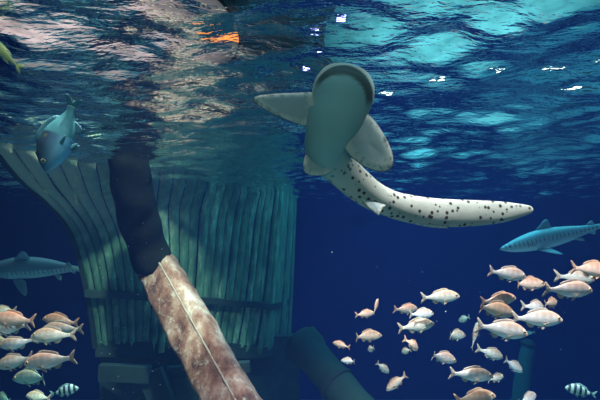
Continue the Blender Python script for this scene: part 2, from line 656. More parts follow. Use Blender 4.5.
def spot_fixture(loc, tgt, col, label):
    loc = Vector(loc); d = (Vector(tgt) - loc).normalized()
    root = empty('stage_spotlight', loc, label, 'spotlight', 'spotlights over the tank')
    s = d.cross(Vector((0, 0, 1))).normalized(); u = s.cross(d)
    vs = []
    for (k, r) in ((-0.34, 0.05), (-0.32, 0.09), (-0.12, 0.10), (-0.10, 0.12), (-0.03, 0.13), (-0.03, 0.115), (-0.09, 0.10)):
        for j in range(20):
            th = 2 * math.pi * j / 20
            vs.append(d * k + s * (r * math.cos(th)) + u * (r * math.sin(th)))
    f = tube_faces(7, 20)
    mesh_obj('housing', vs, f, m_house, root)
    vs = []
    top = CEIL - loc.z
    for x in (-0.15, 0.15):
        for y in (-0.02, 0.02):
            pass
    v2, f2 = [], []
    for a in (-1, 1):
        b0 = len(v2)
        for z in (-0.02, top - 0.02):
            for (e, g) in ((-0.008, -0.02), (0.008, -0.02), (0.008, 0.02), (-0.008, 0.02)):
                v2.append(d * -0.2 + s * (a * 0.15 + e) + Vector((0, 0, z)) + Vector((0, g, 0)))
        f2 += [(b0 + i, b0 + (i + 1) % 4, b0 + 4 + (i + 1) % 4, b0 + 4 + i) for i in range(4)] + [(b0, b0 + 1, b0 + 2, b0 + 3), (b0 + 4, b0 + 5, b0 + 6, b0 + 7)]
    mesh_obj('yoke', v2, f2, m_house, root, smooth=False)


def panel_lamp(x, y, w, h, col, strength, label, name='ceiling_panel_lamp', cat='ceiling lamp'):
    root = empty(name, (x, y, CEIL - 0.1), label, cat, None)
    v, f = box_mesh(-w / 2 - 0.06, w / 2 + 0.06, -h / 2 - 0.06, h / 2 + 0.06, 0.0, 0.1)
    mesh_obj('frame', v, f, m_house, root, smooth=False)
    v, f = box_mesh(-w / 2, w / 2, -h / 2, h / 2, -0.02, 0.0)
    mesh_obj('diffuser', v, f, emit('lamp_glow', col, strength), root, smooth=False)
    return root


def glow_disc(x, y, rx, ry, col, strength, label):
    """a round glowing disc added over the water to colour the ripples, brightest in its middle"""
    root = empty('ripple_glow_disc', (x, y, CEIL - 0.1), label, 'ceiling lamp')
    n = 64
    ring = lambda k, z: [(rx * k * math.cos(2 * math.pi * i / n), ry * k * math.sin(2 * math.pi * i / n), z) for i in range(n)]
    vs = ring(1.0, 0.1) + ring(1.0, -0.03) + ring(0.97, -0.03) + ring(0.97, 0.0)
    mesh_obj('rim', vs, [(a * n + i, a * n + (i + 1) % n, (a + 1) * n + (i + 1) % n, (a + 1) * n + i) for a in range(3) for i in range(n)], m_house, root)
    vs = ring(0.97, 0.0) + ring(0.97, 0.03)
    t = NT('ripple_glow')
    g = t.n('ShaderNodeTexGradient', gradient_type='SPHERICAL')
    t.l(t.coord('Object', (1 / rx, 1 / ry, 1)), g.inputs[0])
    ns_ = t.noise(t.coord('Object'), 1.6, 3, 0.6)
    e = t.math('MULTIPLY', t.ramp(g.outputs['Fac'], [(0.0, (0.02, 0.02, 0.02)), (0.6, (1, 1, 1))]), t.ramp(ns_, [(0.35, (0.35, 0.35, 0.35)), (0.62, (1.0, 1.0, 1.0))]))
    t.base(col)
    t.b.inputs['Emission Color'].default_value = (*col, 1)
    t.l(t.math('MULTIPLY', e, strength), t.b.inputs['Emission Strength'])
    mesh_obj('glow_face', vs, tube_faces(2, n), t.m, root, smooth=False)


glow_disc(3.1, 8.0, 2.7, 3.0, (0.14, 0.64, 0.68), 1.15, 'large round turquoise glow disc added to tint the ripples at upper right')
glow_disc(-4.4, 7.8, 3.3, 3.1, (0.62, 0.43, 0.41), 1.6, 'large round pinkish glow disc added for the lit ceiling behind the ripples at upper left')
for x_, y_, w_ in [(3.4, 10.2, 0.5), (4.2, 11.0, 0.8), (4.6, 9.7, 0.5), (5.5, 10.6, 0.9), (5.9, 9.6, 0.6), (7.0, 10.8, 0.8), (2.3, 11.2, 0.5), (6.9, 9.2, 0.7)]:
    panel_lamp(x_, y_, w_ * 0.7, 0.2, (1.0, 0.92, 0.80), 8.0, 'warm white glowing strip added to make a bright glint in the ripples at upper right', 'glint_strip')['group'] = 'added glint strips over the far water'  # added glowing strips, put in only to sparkle on the ripples
panel_lamp(-1.6, 7.9, 0.8, 0.8, (1.0, 0.30, 0.05), 1.6, 'orange ceiling lamp flickering through the ripples at the top edge')
for x_, y_ in [(0.28, 7.9), (0.75, 7.4), (0.45, 8.7), (0.15, 9.6)]:
    panel_lamp(x_, y_, 0.16, 0.22, (0.42, 0.40, 1.0), 7.0, 'small violet white lamp sparkling through the ripples above the spotted shark', 'party_lamp')['group'] = 'violet lamps over the water'

# ================================================================== fish
def fish_body_mat(name, back, side, belly, orange=0.4, rough=0.42):
    t = NT(name)
    co = t.coord('Object')
    sep = t.n('ShaderNodeSeparateXYZ'); t.l(co, sep.inputs[0])
    z = sep.outputs[2]
    n1 = t.noise(co, 6, 3)
    zz = t.math('ADD', z, t.math('MULTIPLY', t.math('SUBTRACT', n1, 0.5), 0.06))
    f = t.math('MULTIPLY_ADD', zz, 3.6); t.t.nodes[-1].inputs[2].default_value = 0.5
    c = t.ramp(f, [(0.16, belly), (0.45, side), (0.68, side), (0.92, back)])
    # faint upright bars and warm blotches of the skin
    bar = t.n('ShaderNodeTexWave', wave_type='BANDS', bands_direction='X'); bar.inputs['Scale'].default_value = 2.3
    bar.inputs['Distortion'].default_value = 2.0; bar.inputs['Detail'].default_value = 1
    t.l(co, bar.inputs['Vector'])
    up = t.math('MULTIPLY', t.ramp(f, [(0.4, (0, 0, 0)), (0.75, (1, 1, 1))]), bar.outputs['Fac'])
    c = t.mix(t.math('MULTIPLY', up, 0.55 * orange * 2), c, (0.50, 0.20, 0.10))
    hd = t.math('MULTIPLY', t.ramp(sep.outputs[0], [(0.27, (0, 0, 0)), (0.40, (1, 1, 1))]), t.ramp(t.noise(co, 7, 2), [(0.42, (0, 0, 0)), (0.58, (1, 1, 1))]))
    c = t.mix(t.math('MULTIPLY', hd, 1.1 * orange), c, (0.62, 0.26, 0.10))
    oi = t.n('ShaderNodeObjectInfo')
    c = t.mix(1.0, c, oi.outputs['Color'], 'MULTIPLY')
    t.base(c)
    vo = t.n('ShaderNodeTexVoronoi'); vo.inputs['Scale'].default_value = 34
    t.l(co, vo.inputs['Vector'])
    t.bump(vo.outputs['Distance'], 0.12, 0.01)
    t.rough(rough, 0.5)
    return t.m


def fin_mat(name, c, c2, alpha_rays=60):
    t = NT(name)
    co = t.coord('Object')
    w = t.n('ShaderNodeTexWave', wave_type='BANDS', bands_direction='Z'); w.inputs['Scale'].default_value = 12
    w.inputs['Distortion'].default_value = 1.5
    t.l(co, w.inputs['Vector'])
    oi = t.n('ShaderNodeObjectInfo')
    c_ = t.mix(1.0, t.mix(w.outputs['Fac'], c, c2), oi.outputs['Color'], 'MULTIPLY')
    t.base(c_); t.bump(w.outputs['Fac'], 0.3, 0.01); t.rough(0.5, 0.3)
    return t.m


m_snap = fish_body_mat('pink_snapper_skin', (0.56, 0.38, 0.31), (0.86, 0.75, 0.72), (0.90, 0.88, 0.85), 0.32)
m_fin = fin_mat('snapper_fin', (0.36, 0.25, 0.21), (0.58, 0.46, 0.40))
m_iris = plain('fish_iris', (0.75, 0.5, 0.25), 0.2, spec=0.6)
m_pupil = plain('fish_pupil', (0.01, 0.01, 0.012), 0.1, spec=0.8)
m_mouth = plain('fish_mouth_line', (0.18, 0.09, 0.07), 0.7)

# length 1 along +X (snout at 0.5), back towards +Z
TOPL = [(0.5, 0.000), (0.485, 0.020), (0.45, 0.052), (0.40, 0.090), (0.33, 0.128), (0.24, 0.158), (0.13, 0.170), (0.0, 0.158), (-0.12, 0.122), (-0.22, 0.080), (-0.30, 0.048), (-0.36, 0.038), (-0.40, 0.042)]
BOTL = [(0.5, -0.012), (0.485, -0.030), (0.45, -0.050), (0.40, -0.075), (0.33, -0.100), (0.24, -0.122), (0.13, -0.130), (0.0, -0.122), (-0.12, -0.098), (-0.22, -0.066), (-0.30, -0.042), (-0.36, -0.036), (-0.40, -0.040)]


def bent(p, k):
    x, y, z = p
    s = max(0.0, 0.15 - x)
    return Vector((x + abs(k) * s * s * 0.35, y + k * s * s, z))


def fish_proto(name, bend, slim=1.0, deep=1.0, mats=None, tail_span=0.135, stripes=None):
    body_m, fin_m = mats or (m_snap, m_fin)
    root = empty(name)
    N, ns = 34, 18
    top, bot = catmull(TOPL, N), catmull(BOTL, N)
    verts = []
    for i in range(N):
        x = top[i][0]; zt, zb = top[i][1] * deep, bot[i][1] * deep
        c = 0.5 * (zt + zb); h = 0.5 * (zt - zb)
        w = h * (0.50 if x > -0.1 else 0.50 - 0.30 * min(1, (-0.1 - x) / 0.28)) * slim
        for j in range(ns):
            th = 2 * math.pi * j / ns
            ct, st = math.cos(th), math.sin(th)
            yy = w * math.copysign(abs(ct) ** 0.9, ct)
            verts.append(bent((x, yy, c + h * st), bend))
    mesh_obj('body', verts, tube_faces(N, ns), body_m, root)

    def fin(nm, pts, th=0.012, b=True, side=0):
        q = smooth_poly([Vector(p) for p in pts], 1)
        v, f = plate(q, th, 3)
        mesh_obj(nm, [bent(p, bend) if b else p for p in v], f, fin_m, root)
    ts = tail_span
    # tail: two lobes in one fin
    tp = [(-0.385, 0, 0.038), (-0.43, 0, 0.07), (-0.50, 0, ts), (-0.545, 0, ts + 0.015), (-0.515, 0, ts * 0.62), (-0.470, 0, 0.03), (-0.462, 0, 0.0), (-0.470, 0, -0.03),
          (-0.515, 0, -ts * 0.58), (-0.54, 0, -ts), (-0.495, 0, -ts + 0.01), (-0.43, 0, -0.065), (-0.385, 0, -0.038)]
    fin('tail_fin', tp, 0.016)
    fin('dorsal_fin', [(0.22, 0, 0.145 * deep), (0.16, 0, 0.205 * deep), (0.05, 0, 0.215 * deep), (-0.06, 0, 0.185 * deep), (-0.14, 0, 0.165 * deep), (-0.22, 0, 0.125 * deep), (-0.235, 0, 0.065), (-0.1, 0, 0.115 * deep), (0.05, 0, 0.14 * deep)])
    fin('anal_fin', [(-0.05, 0, -0.10 * deep), (-0.10, 0, -0.165 * deep), (-0.17, 0, -0.155 * deep), (-0.235, 0, -0.09), (-0.225, 0, -0.055), (-0.12, 0, -0.085 * deep)])
    for s in (1, -1):
        fin('pectoral_fin', [(0.19, s * 0.066 * slim, -0.035), (0.10, s * 0.098 * slim, -0.045), (0.0, s * 0.12 * slim, -0.075), (0.02, s * 0.115 * slim, -0.095), (0.10, s * 0.088 * slim, -0.09), (0.18, s * 0.066 * slim, -0.07)], 0.008)
        fin('pelvic_fin', [(0.17, s * 0.03, -0.115 * deep), (0.08, s * 0.05, -0.175 * deep), (0.03, s * 0.055, -0.18 * deep), (0.07, s * 0.03, -0.12 * deep)], 0.008)
        v, f = uv_ball((0.385, s * 0.0475 * slim * (0.5 + 0.5 * deep), 0.038 * deep), 0.029, (1, 0.5, 1))
        e = mesh_obj('eye', v, f, m_iris, root)
        v, f = uv_ball((0.387, s * 0.0545 * slim * (0.5 + 0.5 * deep), 0.038 * deep), 0.020, (1, 0.5, 1))
        mesh_obj('pupil', v, f, m_pupil, e)
    # mouth slit
    v, f = plate([bent((0.497, 0.012, -0.016), 0), (0.455, 0.036 * slim, -0.030), (0.455, -0.036 * slim, -0.030), (0.497, -0.012, -0.016)], 0.006, 2)
    mesh_obj('mouth', v, f, m_mouth, root)
    return root


def descend(o):
    return [c for c in bpy.data.objects if c.parent == o]


_CH = {}


def copy_tree(o):
    """a copy of a thing, its parts and their sub-parts"""
    r = o.copy(); COL.objects.link(r)
    if o.name not in _CH:
        _CH[o.name] = [(c, descend(c)) for c in descend(o)]
    for ch, subs in _CH[o.name]:
        c = ch.copy(); COL.objects.link(c); c.parent = r
        for g in subs:
            d = g.copy(); COL.objects.link(d); d.parent = c
    return r


_used = set()


def put(proto, px, py, d, Lm, ang, yaw, label, cat='fish', group=None, tint=None, roll=0, fin_tint=None):
    """place a swimmer of length Lm; ANG: its heading in the picture plane (0 right, 180 left), YAW: turned away from (+) the window"""
    if proto.name in _used: o = copy_tree(proto)
    else:
        o = proto; _used.add(proto.name)
        _CH[proto.name] = [(c, descend(c)) for c in descend(proto)]
    h = (RT * math.cos(R(ang)) + UP * math.sin(R(ang))) * math.cos(R(yaw)) + FW * math.sin(R(yaw))
    h.normalize()
    ref = UP if abs(h.dot(UP)) < 0.9 else (RT if h.dot(UP) < 0 else -RT)
    z = (ref - h * ref.dot(h)).normalized()
    y = z.cross(h)
    M = Matrix((h, y, z)).transposed()
    M = M @ Matrix.Rotation(R(roll), 3, 'X')
    o.rotation_mode = 'QUATERNION'
    o.rotation_quaternion = M.to_quaternion()
    o.location = P(px, py, d)
    o.scale = (Lm, Lm, Lm)
    tag(o, label, cat, group)
    for c in ([x for x, _ in _CH[o.name]] if o is proto else descend(o)):
        nm = c.name.split('.')[0]
        if tint and nm == 'body': c.color = (*tint, 1)
        if nm.endswith('fin'):
            ft = fin_tint or tint
            if ft: c.color = (*ft, 1)
    return o


A = fish_proto('snapper', 0.0)
B = fish_proto('snapper', 0.45)
D = fish_proto('snapper', -0.45)
PINK, WHITE, ORNG, PALE, BRWN, TEAL, GREY = (1.0, 0.93, 0.92), (1.12, 1.12, 1.12), (1.08, 0.80, 0.66), (0.98, 1.0, 0.90), (0.75, 0.60, 0.48), (0.55, 0.95, 0.9), (0.8, 0.84, 0.80)
GR, GL = 'right-hand fish school', 'left-hand fish school'

# px, py, length in px, heading, yaw, prototype, tint, label
RIGHT = [
    (508, 274, 44, -10, 15, A, PINK, 'pink fish with a humped back, upper left of the pair under the striped grey shark'),
    (528, 284, 40, -3, 10, D, ORNG, 'orange-backed fish tucked below and right of the humped pink fish'),
    (569, 290, 58, -4, 14, A, PINK, 'largest pale pink fish with faint orange bars, close to the right edge'),
    (578, 278, 45, -8, 20, B, GREY, 'grey-white fish half hidden behind the largest barred pink fish'),
    (592, 270, 50, -8, 15, A, ORNG, 'orange-pink fish whose head is cut off by the right edge'),
    (499, 300, 42, 2, 18, A, ORNG, 'brown-orange fish swimming level, on top of a longer dull fish in the school middle'),
    (494, 309, 50, -17, 12, D, BRWN, 'dull brown fish slanting down behind the level brown-orange fish'),
    (536, 307, 30, -14, 42, B, WHITE, 'whitish fish turned part away, left of a small orange-brown one'),
    (551, 303, 24, -6, 40, A, BRWN, 'small orange-brown fish above the head of the long pink-white fish'),
    (538, 319, 56, -4, 8, A, WHITE, 'long pink-white fish with an orange cheek, in the middle right of the school'),
    (503, 330, 58, -12, 10, A, WHITE, 'long silvery pink fish with a dark forked tail, lowest of the big close ones'),
    (455, 335, 28, -12, 28, D, PALE, 'pale cream fish just left of the dark forked tail'),
    (441, 297, 42, 0, 12, A, PALE, 'cream fish swimming alone at the upper left of the right-hand school'),
    (417, 326, 40, 2, 18, A, PALE, 'yellowish cream fish beneath an orange and white pair'),
    (422, 314, 29, -6, 28, A, WHITE, 'white fish overlapped by an orange-brown one, above the yellowish cream fish'),
    (406, 309, 28, -6, 30, A, ORNG, 'orange-brown fish overlapping a white one on the left of the right-hand school'),
    (365, 314, 21, -2, 30, A, ORNG, 'small orange and white fish below a tiny orange one, farthest upper left pair'),
    (376, 306, 14, 60, 45, A, ORNG, 'tiny orange fish above the small orange and white fish'),
    (367, 336, 33, -4, 18, D, BRWN, 'dark brownish fish with an orange face, left of the school'),
    (341, 345, 16, 178, 40, A, ORNG, 'tiny orange fish heading left, farthest left of the right-hand school'),
    (349, 361, 16, 192, 35, B, WHITE, 'small white fish beneath the tiny orange fish, tail raised to the right'),
    (371, 349, 9, 250, 62, A, PALE, 'tiny pale fish seen end on below the brown orange-faced fish'),
    (383, 368, 20, -45, 25, A, GREY, 'small thin grey fish diving steeply to the right'),
    (396, 383, 27, 228, 20, A, ORNG, 'orange-headed fish diving down to the left, near the bottom edge'),
    (413, 345, 22, -50, 40, B, ORNG, 'orange and white fish turned towards the glass, beside a small cream one'),
    (406, 351, 10, 240, 60, A, PALE, 'very small cream fish at the left side of the turned orange one'),
    (442, 357, 36, -22, 16, D, PINK, 'pinkish fish slanting down right, its orange face above a long pale fish'),
    (472, 375, 48, -8, 10, A, WHITE, 'long pale fish with a grey back, near the bottom of the right-hand school'),
    (496, 378, 22, -4, 32, A, GREY, 'short grey fish directly ahead of the long pale fish'),
    (492, 354, 32, -24, 25, B, GREY, 'olive grey fish slanting down, nose at the flank of a silver one'),
    (514, 366, 28, -36, 20, A, WHITE, 'silvery white fish slanting down right in front of the far post'),
    (476, 398, 46, 0, 14, A, BRWN, 'brown-grey fish cut off by the bottom edge below the long pale fish'),
    (528, 399, 28, 0, 36, A, WHITE, 'bright white fish whose back just shows at the bottom edge'),
    (464, 319, 10, 245, 60, A, TEAL, 'tiny pale green fish alone between the cream fish and the long silvery one'),
    (529, 333, 9, 210, 40, A, TEAL, 'tiny green fish behind the nose of the long silvery pink fish'),
    (475, 335, 26, 62, 30, A, PALE, 'cream fish with raised tail between the pale cream fish and the dark forked tail'),
]
for k, (px, py, L, ang, yaw, pr, tint, lab) in enumerate(RIGHT):
    Lm = 0.27 if L > 24 else 0.17
    d = Lm * FPX * math.cos(R(yaw)) / (L * 0.97)
    d = min(d, 5.2)
    Lm = L * 0.97 * d / FPX / math.cos(R(yaw))
    put(pr, px, py, d, Lm, ang, yaw, lab, 'fish', GR, tint, roll=random.Random(k).uniform(-12, 12))

LEFT_F = [
    (60, 321, 42, 177, 14, A, BRWN, 'brown-backed fish at the upper right of the left-hand school'),
    (62, 329, 44, 181, 6, A, GREY, 'grey fish half hidden just below the brown-backed one'),
    (51, 336, 48, 184, 12, D, PALE, 'cream fish with an orange eye patch, under the grey half hidden fish'),
    (4, 311, 30, 186, 14, A, PINK, 'topmost fish of the left-hand school, cut by the left edge'),
    (13, 320, 50, 181, 12, A, ORNG, 'orange-backed fish second from the top at the left edge'),
    (9, 328, 46, 190, 10, A, WHITE, 'whitish fish close beneath the orange-backed one at the left edge'),
    (-4, 339, 30, 180, 12, A, BRWN, 'brown fish with only its tail half inside the left edge'),
    (15, 344, 42, 190, 14, D, WHITE, 'white-bellied fish with its snout touching the left edge'),
    (14, 362, 46, 197, 12, A, GREY, 'grey-green fish at the left edge overlapped by a tan fish'),
    (49, 361, 58, 190, 8, A, PINK, 'long tan fish with an upturned tail in the left-hand school'),
    (33, 377, 50, 190, 12, B, TEAL, 'pale blue fish with a tan head below the long tan fish'),
    (4, 398, 24, 180, 35, A, TEAL, 'round pale blue fish cut by the bottom left corner'),
    (38, 397, 32, 184, 20, A, PALE, 'yellowish fish at the bottom edge left of the banded one'),
]
for k, (px, py, L, ang, yaw, pr, tint, lab) in enumerate(LEFT_F):
    d = 0.30 * FPX * math.cos(R(yaw)) / (L * 0.97)
    d = min(d, 4.6)
    Lm = L * 0.97 * d / FPX / math.cos(R(yaw))
    put(pr, px, py, d, Lm, ang, yaw, lab, 'fish', GL, tint, roll=random.Random(50 + k).uniform(-10, 10))


# banded sergeant fish
def banded_mat():
    t = NT('banded_fish_skin')
    co = t.coord('Object')
    w = t.n('ShaderNodeTexWave', wave_type='BANDS', bands_direction='X'); w.inputs['Scale'].default_value = 1.75
    w.inputs['Distortion'].default_value = 0.6
    t.l(co, w.inputs['Vector'])
    t.base(t.ramp(w.outputs['Fac'], [(0.42, (0.02, 0.06, 0.10)), (0.55, (0.55, 0.80, 0.75))]))
    t.rough(0.4)
    return t.m


m_band = banded_mat()
m_bandfin = fin_mat('banded_fish_fin', (0.10, 0.30, 0.34), (0.3, 0.55, 0.55))
G = fish_proto('banded_sergeant_fish', 0.0, 1.0, 1.35, (m_band, m_bandfin))
put(G, 580, 391, 2.6, 0.16, 172, 20, 'teal and dark banded fish alone near the bottom right corner', 'fish', 'banded fish')
put(G, 65, 391, 2.9, 0.17, 8, 15, 'teal and dark banded fish below the tails of the left-hand school', 'fish', 'banded fish')

# the blue fish hanging head down on the left; its teal tail half paints its reflection
def wrasse_reflection_mat():
    t = NT('wrasse_skin_reflection')
    co = t.coord('Object')
    sep = t.n('ShaderNodeSeparateXYZ'); t.l(co, sep.inputs[0])
    n1 = t.noise(co, 5, 3)
    f = t.math('ADD', sep.outputs[0], t.math('MULTIPLY', n1, 0.03))
    front = t.mix(t.ramp(t.math('ADD', sep.outputs[2], t.math('MULTIPLY', n1, 0.1)), [(0.0, (0.10, 0.30, 0.46)), (0.09, (0.05, 0.10, 0.18))]), (0, 0, 0), (0.05, 0.12, 0.2))
    sp = t.ramp(t.math('MULTIPLY_ADD', sep.outputs[2], 4.0), [(0.0, (0.16, 0.42, 0.60)), (0.45, (0.06, 0.16, 0.26)), (0.9, (0.03, 0.06, 0.10))])
    t.t.nodes[-2].inputs[2].default_value = 0.4
    c = t.mix(t.ramp(f, [(0.02, (0, 0, 0)), (0.05, (1, 1, 1))]), (0.07, 0.25, 0.29), sp)
    blot = t.noise(t.coord('Object', (1, 1, 1), (0.3, 0, 0)), 9, 3)
    c = t.mix(t.ramp(blot, [(0.66, (0, 0, 0)), (0.70, (0.6, 0.6, 0.6))]), c, (0.16, 0.18, 0.05))
    t.base(c); t.rough(0.4)
    return t.m


m_blue = wrasse_reflection_mat()
m_bluefin = fin_mat('blue_wrasse_fin', (0.05, 0.17, 0.22), (0.08, 0.22, 0.27))
W = fish_proto('blue_wrasse', 0.3, 1.1, 1.3, (m_blue, m_bluefin), 0.10)
put(W, 62, 135, 2.1, 0.39, 252, -12, 'blue fish hanging head down at the left, its teal tail half painted as a reflection', 'fish', roll=165)

# slender yellowish fish poking in at the upper left edge
m_yel = fish_body_mat('yellow_green_skin', (0.16, 0.20, 0.05), (0.40, 0.44, 0.18), (0.7, 0.7, 0.5), 0.0)
m_yelfin = fin_mat('yellow_green_fin', (0.45, 0.45, 0.18), (0.6, 0.6, 0.3))
Y = fish_proto('slender_reef_fish', 0.0, 0.8, 0.55, (m_yel, m_yelfin), 0.08)
put(Y, 2, 52, 1.75, 0.24, 140, 10, 'slender yellow-green fish, only its tail end inside the upper left edge', 'fish')


# ================================================================== sharks
def shark_mat():
    t = NT('grey_shark_skin')
    co = t.coord('Object')
    sep = t.n('ShaderNodeSeparateXYZ'); t.l(co, sep.inputs[0])
    n1 = t.noise(co, 12, 3)
    zz = t.math('ADD', sep.outputs[2], t.math('MULTIPLY', t.math('SUBTRACT', n1, 0.5), 0.02))
    f = t.math('MULTIPLY_ADD', zz, 6.0); t.t.nodes[-1].inputs[2].default_value = 0.5
    c = t.ramp(f, [(0.30, (0.66, 0.70, 0.70)), (0.46, (0.46, 0.56, 0.57)), (0.56, (0.22, 0.32, 0.33)), (0.9, (0.30, 0.40, 0.39))])
    w = t.n('ShaderNodeTexWave', wave_type='BANDS', bands_direction='X'); w.inputs['Scale'].default_value = 9
    w.inputs['Distortion'].default_value = 3
    t.l(co, w.inputs['Vector'])
    band = t.math('MULTIPLY', t.ramp(f, [(0.44, (0, 0, 0)), (0.52, (1, 1, 1)), (0.66, (1, 1, 1)), (0.76, (0, 0, 0))]), w.outputs['Fac'])
    c = t.mix(t.math('MULTIPLY', band, 0.7), c, (0.72, 0.78, 0.78))
    t.base(c); t.rough(0.45, 0.4)
    return t.m


m_shark = shark_mat()
m_sfin = plain('grey_shark_fin', (0.26, 0.38, 0.39), 0.5, (0.36, 0.48, 0.49), 8)
m_gill = plain('gill_slit', (0.05, 0.12, 0.16), 0.7)


def build_shark():
    root = empty('reef_shark')
    prof = [(0.50, 0.000, -0.004), (0.485, 0.014, -0.014), (0.44, 0.032, -0.034), (0.36, 0.058, -0.056), (0.27, 0.080, -0.070), (0.16, 0.096, -0.078), (0.04, 0.094, -0.076),
            (-0.08, 0.076, -0.062), (-0.18, 0.054, -0.044), (-0.27, 0.036, -0.026), (-0.34, 0.025, -0.016), (-0.39, 0.022, -0.014)]
    q = catmull(prof, 44); ns = 20; vs = []

    def bd(p):
        x, y, z = p
        s = max(0, 0.05 - x)
        return Vector((x, y + 0.35 * s * s, z + 0.14 * s * s))
    for x, zt, zb in q:
        c, h = (zt + zb) / 2, (zt - zb) / 2
        wd = h * (1.0 if x > 0.2 else 0.85)
        for j in range(ns):
            th = 2 * math.pi * j / ns
            vs.append(bd((x, wd * math.cos(th), c + h * math.sin(th))))
    mesh_obj('body', vs, tube_faces(44, ns), m_shark, root)

    def fin(nm, pts, th=0.012):
        v, f = plate(smooth_poly(pts, 1), th, 4)
        return mesh_obj(nm, [bd(p) for p in v], f, m_sfin, root)
    fin('dorsal_fin', [(0.18, 0, 0.088), (0.12, 0, 0.135), (0.075, 0, 0.172), (0.045, 0, 0.172), (0.035, 0, 0.135), (0.03, 0, 0.088)])
    fin('second_dorsal_fin', [(-0.24, 0, 0.036), (-0.275, 0, 0.066), (-0.30, 0, 0.068), (-0.30, 0, 0.05), (-0.315, 0, 0.026)], 0.008)
    fin('anal_fin', [(-0.25, 0, -0.024), (-0.275, 0, -0.05), (-0.30, 0, -0.056), (-0.30, 0, -0.035), (-0.31, 0, -0.016)], 0.008)
    fin('tail_fin', [(-0.37, 0, 0.022), (-0.41, 0, 0.065), (-0.47, 0, 0.135), (-0.50, 0, 0.165), (-0.495, 0, 0.12), (-0.46, 0, 0.05), (-0.435, 0, 0.01), (-0.445, 0, -0.03), (-0.455, 0, -0.075), (-0.43, 0, -0.06), (-0.39, 0, -0.012)])
    for s in (1, -1):
        fin('pectoral_fin', [(0.23, s * 0.05, -0.055), (0.17, s * 0.11, -0.085), (0.09, s * 0.17, -0.115), (0.06, s * 0.175, -0.12), (0.08, s * 0.12, -0.095), (0.12, s * 0.05, -0.06)])
        fin('pelvic_fin', [(-0.11, s * 0.025, -0.045), (-0.15, s * 0.05, -0.068), (-0.19, s * 0.058, -0.078), (-0.18, s * 0.02, -0.045)], 0.008)
        v, f = uv_ball((0.425, s * 0.034, 0.010), 0.0075, (1, 0.6, 1))
        mesh_obj('eye', v, f, m_pupil, root)
        for k in range(4):
            x = 0.285 - 0.018 * k
            y = s * (0.0705 + 0.0022 * k)
            v, f = plate([(x, y, 0.03), (x + 0.003, y, 0.0), (x - 0.002, y, -0.03), (x - 0.005, y, 0.0)], 0.006, 2, Vector((0, 1, 0)))
            mesh_obj('gill_slit', v, f, m_gill, root)
    return root


SK = build_shark()
put(SK, 557, 237, 5.6, 1.48, 193, 4, 'striped blue-grey shark swimming left beyond the fish school at the right edge', 'shark', 'small grey sharks')
put(SK, 40, 268, 6.6, 2.0, 183, 6, 'long pale grey shark passing behind the hull edge above the left-hand school', 'shark', 'small grey sharks', roll=-35)


# ------------------------------------------------------------------ the spotted zebra shark
def zebra_mat(name, fin=False):
    t = NT(name)
    co = t.coord('Object')
    be = t.n('ShaderNodeAttribute', attribute_name='belly').outputs['Fac']
    sn = t.n('ShaderNodeAttribute', attribute_name='snout').outputs['Fac']
    n1 = t.noise(co, 9, 4)
    n2 = t.noise(co, 40, 3)
    belly = t.mix(n1, (0.19, 0.36, 0.34), (0.27, 0.42, 0.40))
    back = t.mix(n1, (0.30, 0.30, 0.26), (0.52, 0.50, 0.43))
    vo = t.n('ShaderNodeTexVoronoi'); vo.inputs['Scale'].default_value = 36; vo.inputs['Randomness'].default_value = 0.8
    t.l(co, vo.inputs['Vector'])
    dist = t.math('ADD', vo.outputs['Distance'], t.math('MULTIPLY', t.math('SUBTRACT', n2, 0.5), 0.25))
    spots = t.ramp(dist, [(0.26, (1, 1, 1)), (0.33, (0, 0, 0))])
    sp_ = t.n('ShaderNodeAttribute', attribute_name='spotted').outputs['Fac']
    back = t.mix(sp_, (0.66, 0.60, 0.48), back)
    back = t.mix(t.math('MULTIPLY', spots, sp_), back, (0.045, 0.035, 0.03))
    c = t.mix(be, back, belly)
    c = t.mix(sn, c, (0.05, 0.07, 0.055))
    t.base(c); t.bump(n2, 0.15, 0.005); t.rough(0.65, 0.2)
    return t.m


m_zebra = zebra_mat('zebra_shark_skin')


def zfin_mat():
    t = NT('zebra_shark_fin_skin')
    rim = t.n('ShaderNodeAttribute', attribute_name='rim').outputs['Fac']
    co = t.coord('Object')
    n1 = t.noise(co, 10, 4)
    sp = t.ramp(t.noise(co, 60, 3), [(0.52, (0, 0, 0)), (0.68, (1, 1, 1))])
    inner = t.mix(n1, (0.22, 0.28, 0.28), (0.32, 0.36, 0.35))
    edge = t.mix(sp, (0.62, 0.58, 0.50), (0.12, 0.11, 0.10))
    c = t.mix(t.ramp(rim, [(0.55, (0, 0, 0)), (0.9, (0.8, 0.8, 0.8))]), inner, edge)
    c = t.mix(t.ramp(rim, [(0.965, (0, 0, 0)), (1.0, (1, 1, 1))]), c, (0.06, 0.06, 0.055))
    t.base(c); t.rough(0.5, 0.35)
    return t.m


m_zfin = zfin_mat()
ZROOT = empty('zebra_shark', P(336, 140, 1.72), 'large spotted shark rising with pale belly and long spotted tail in view', 'shark')
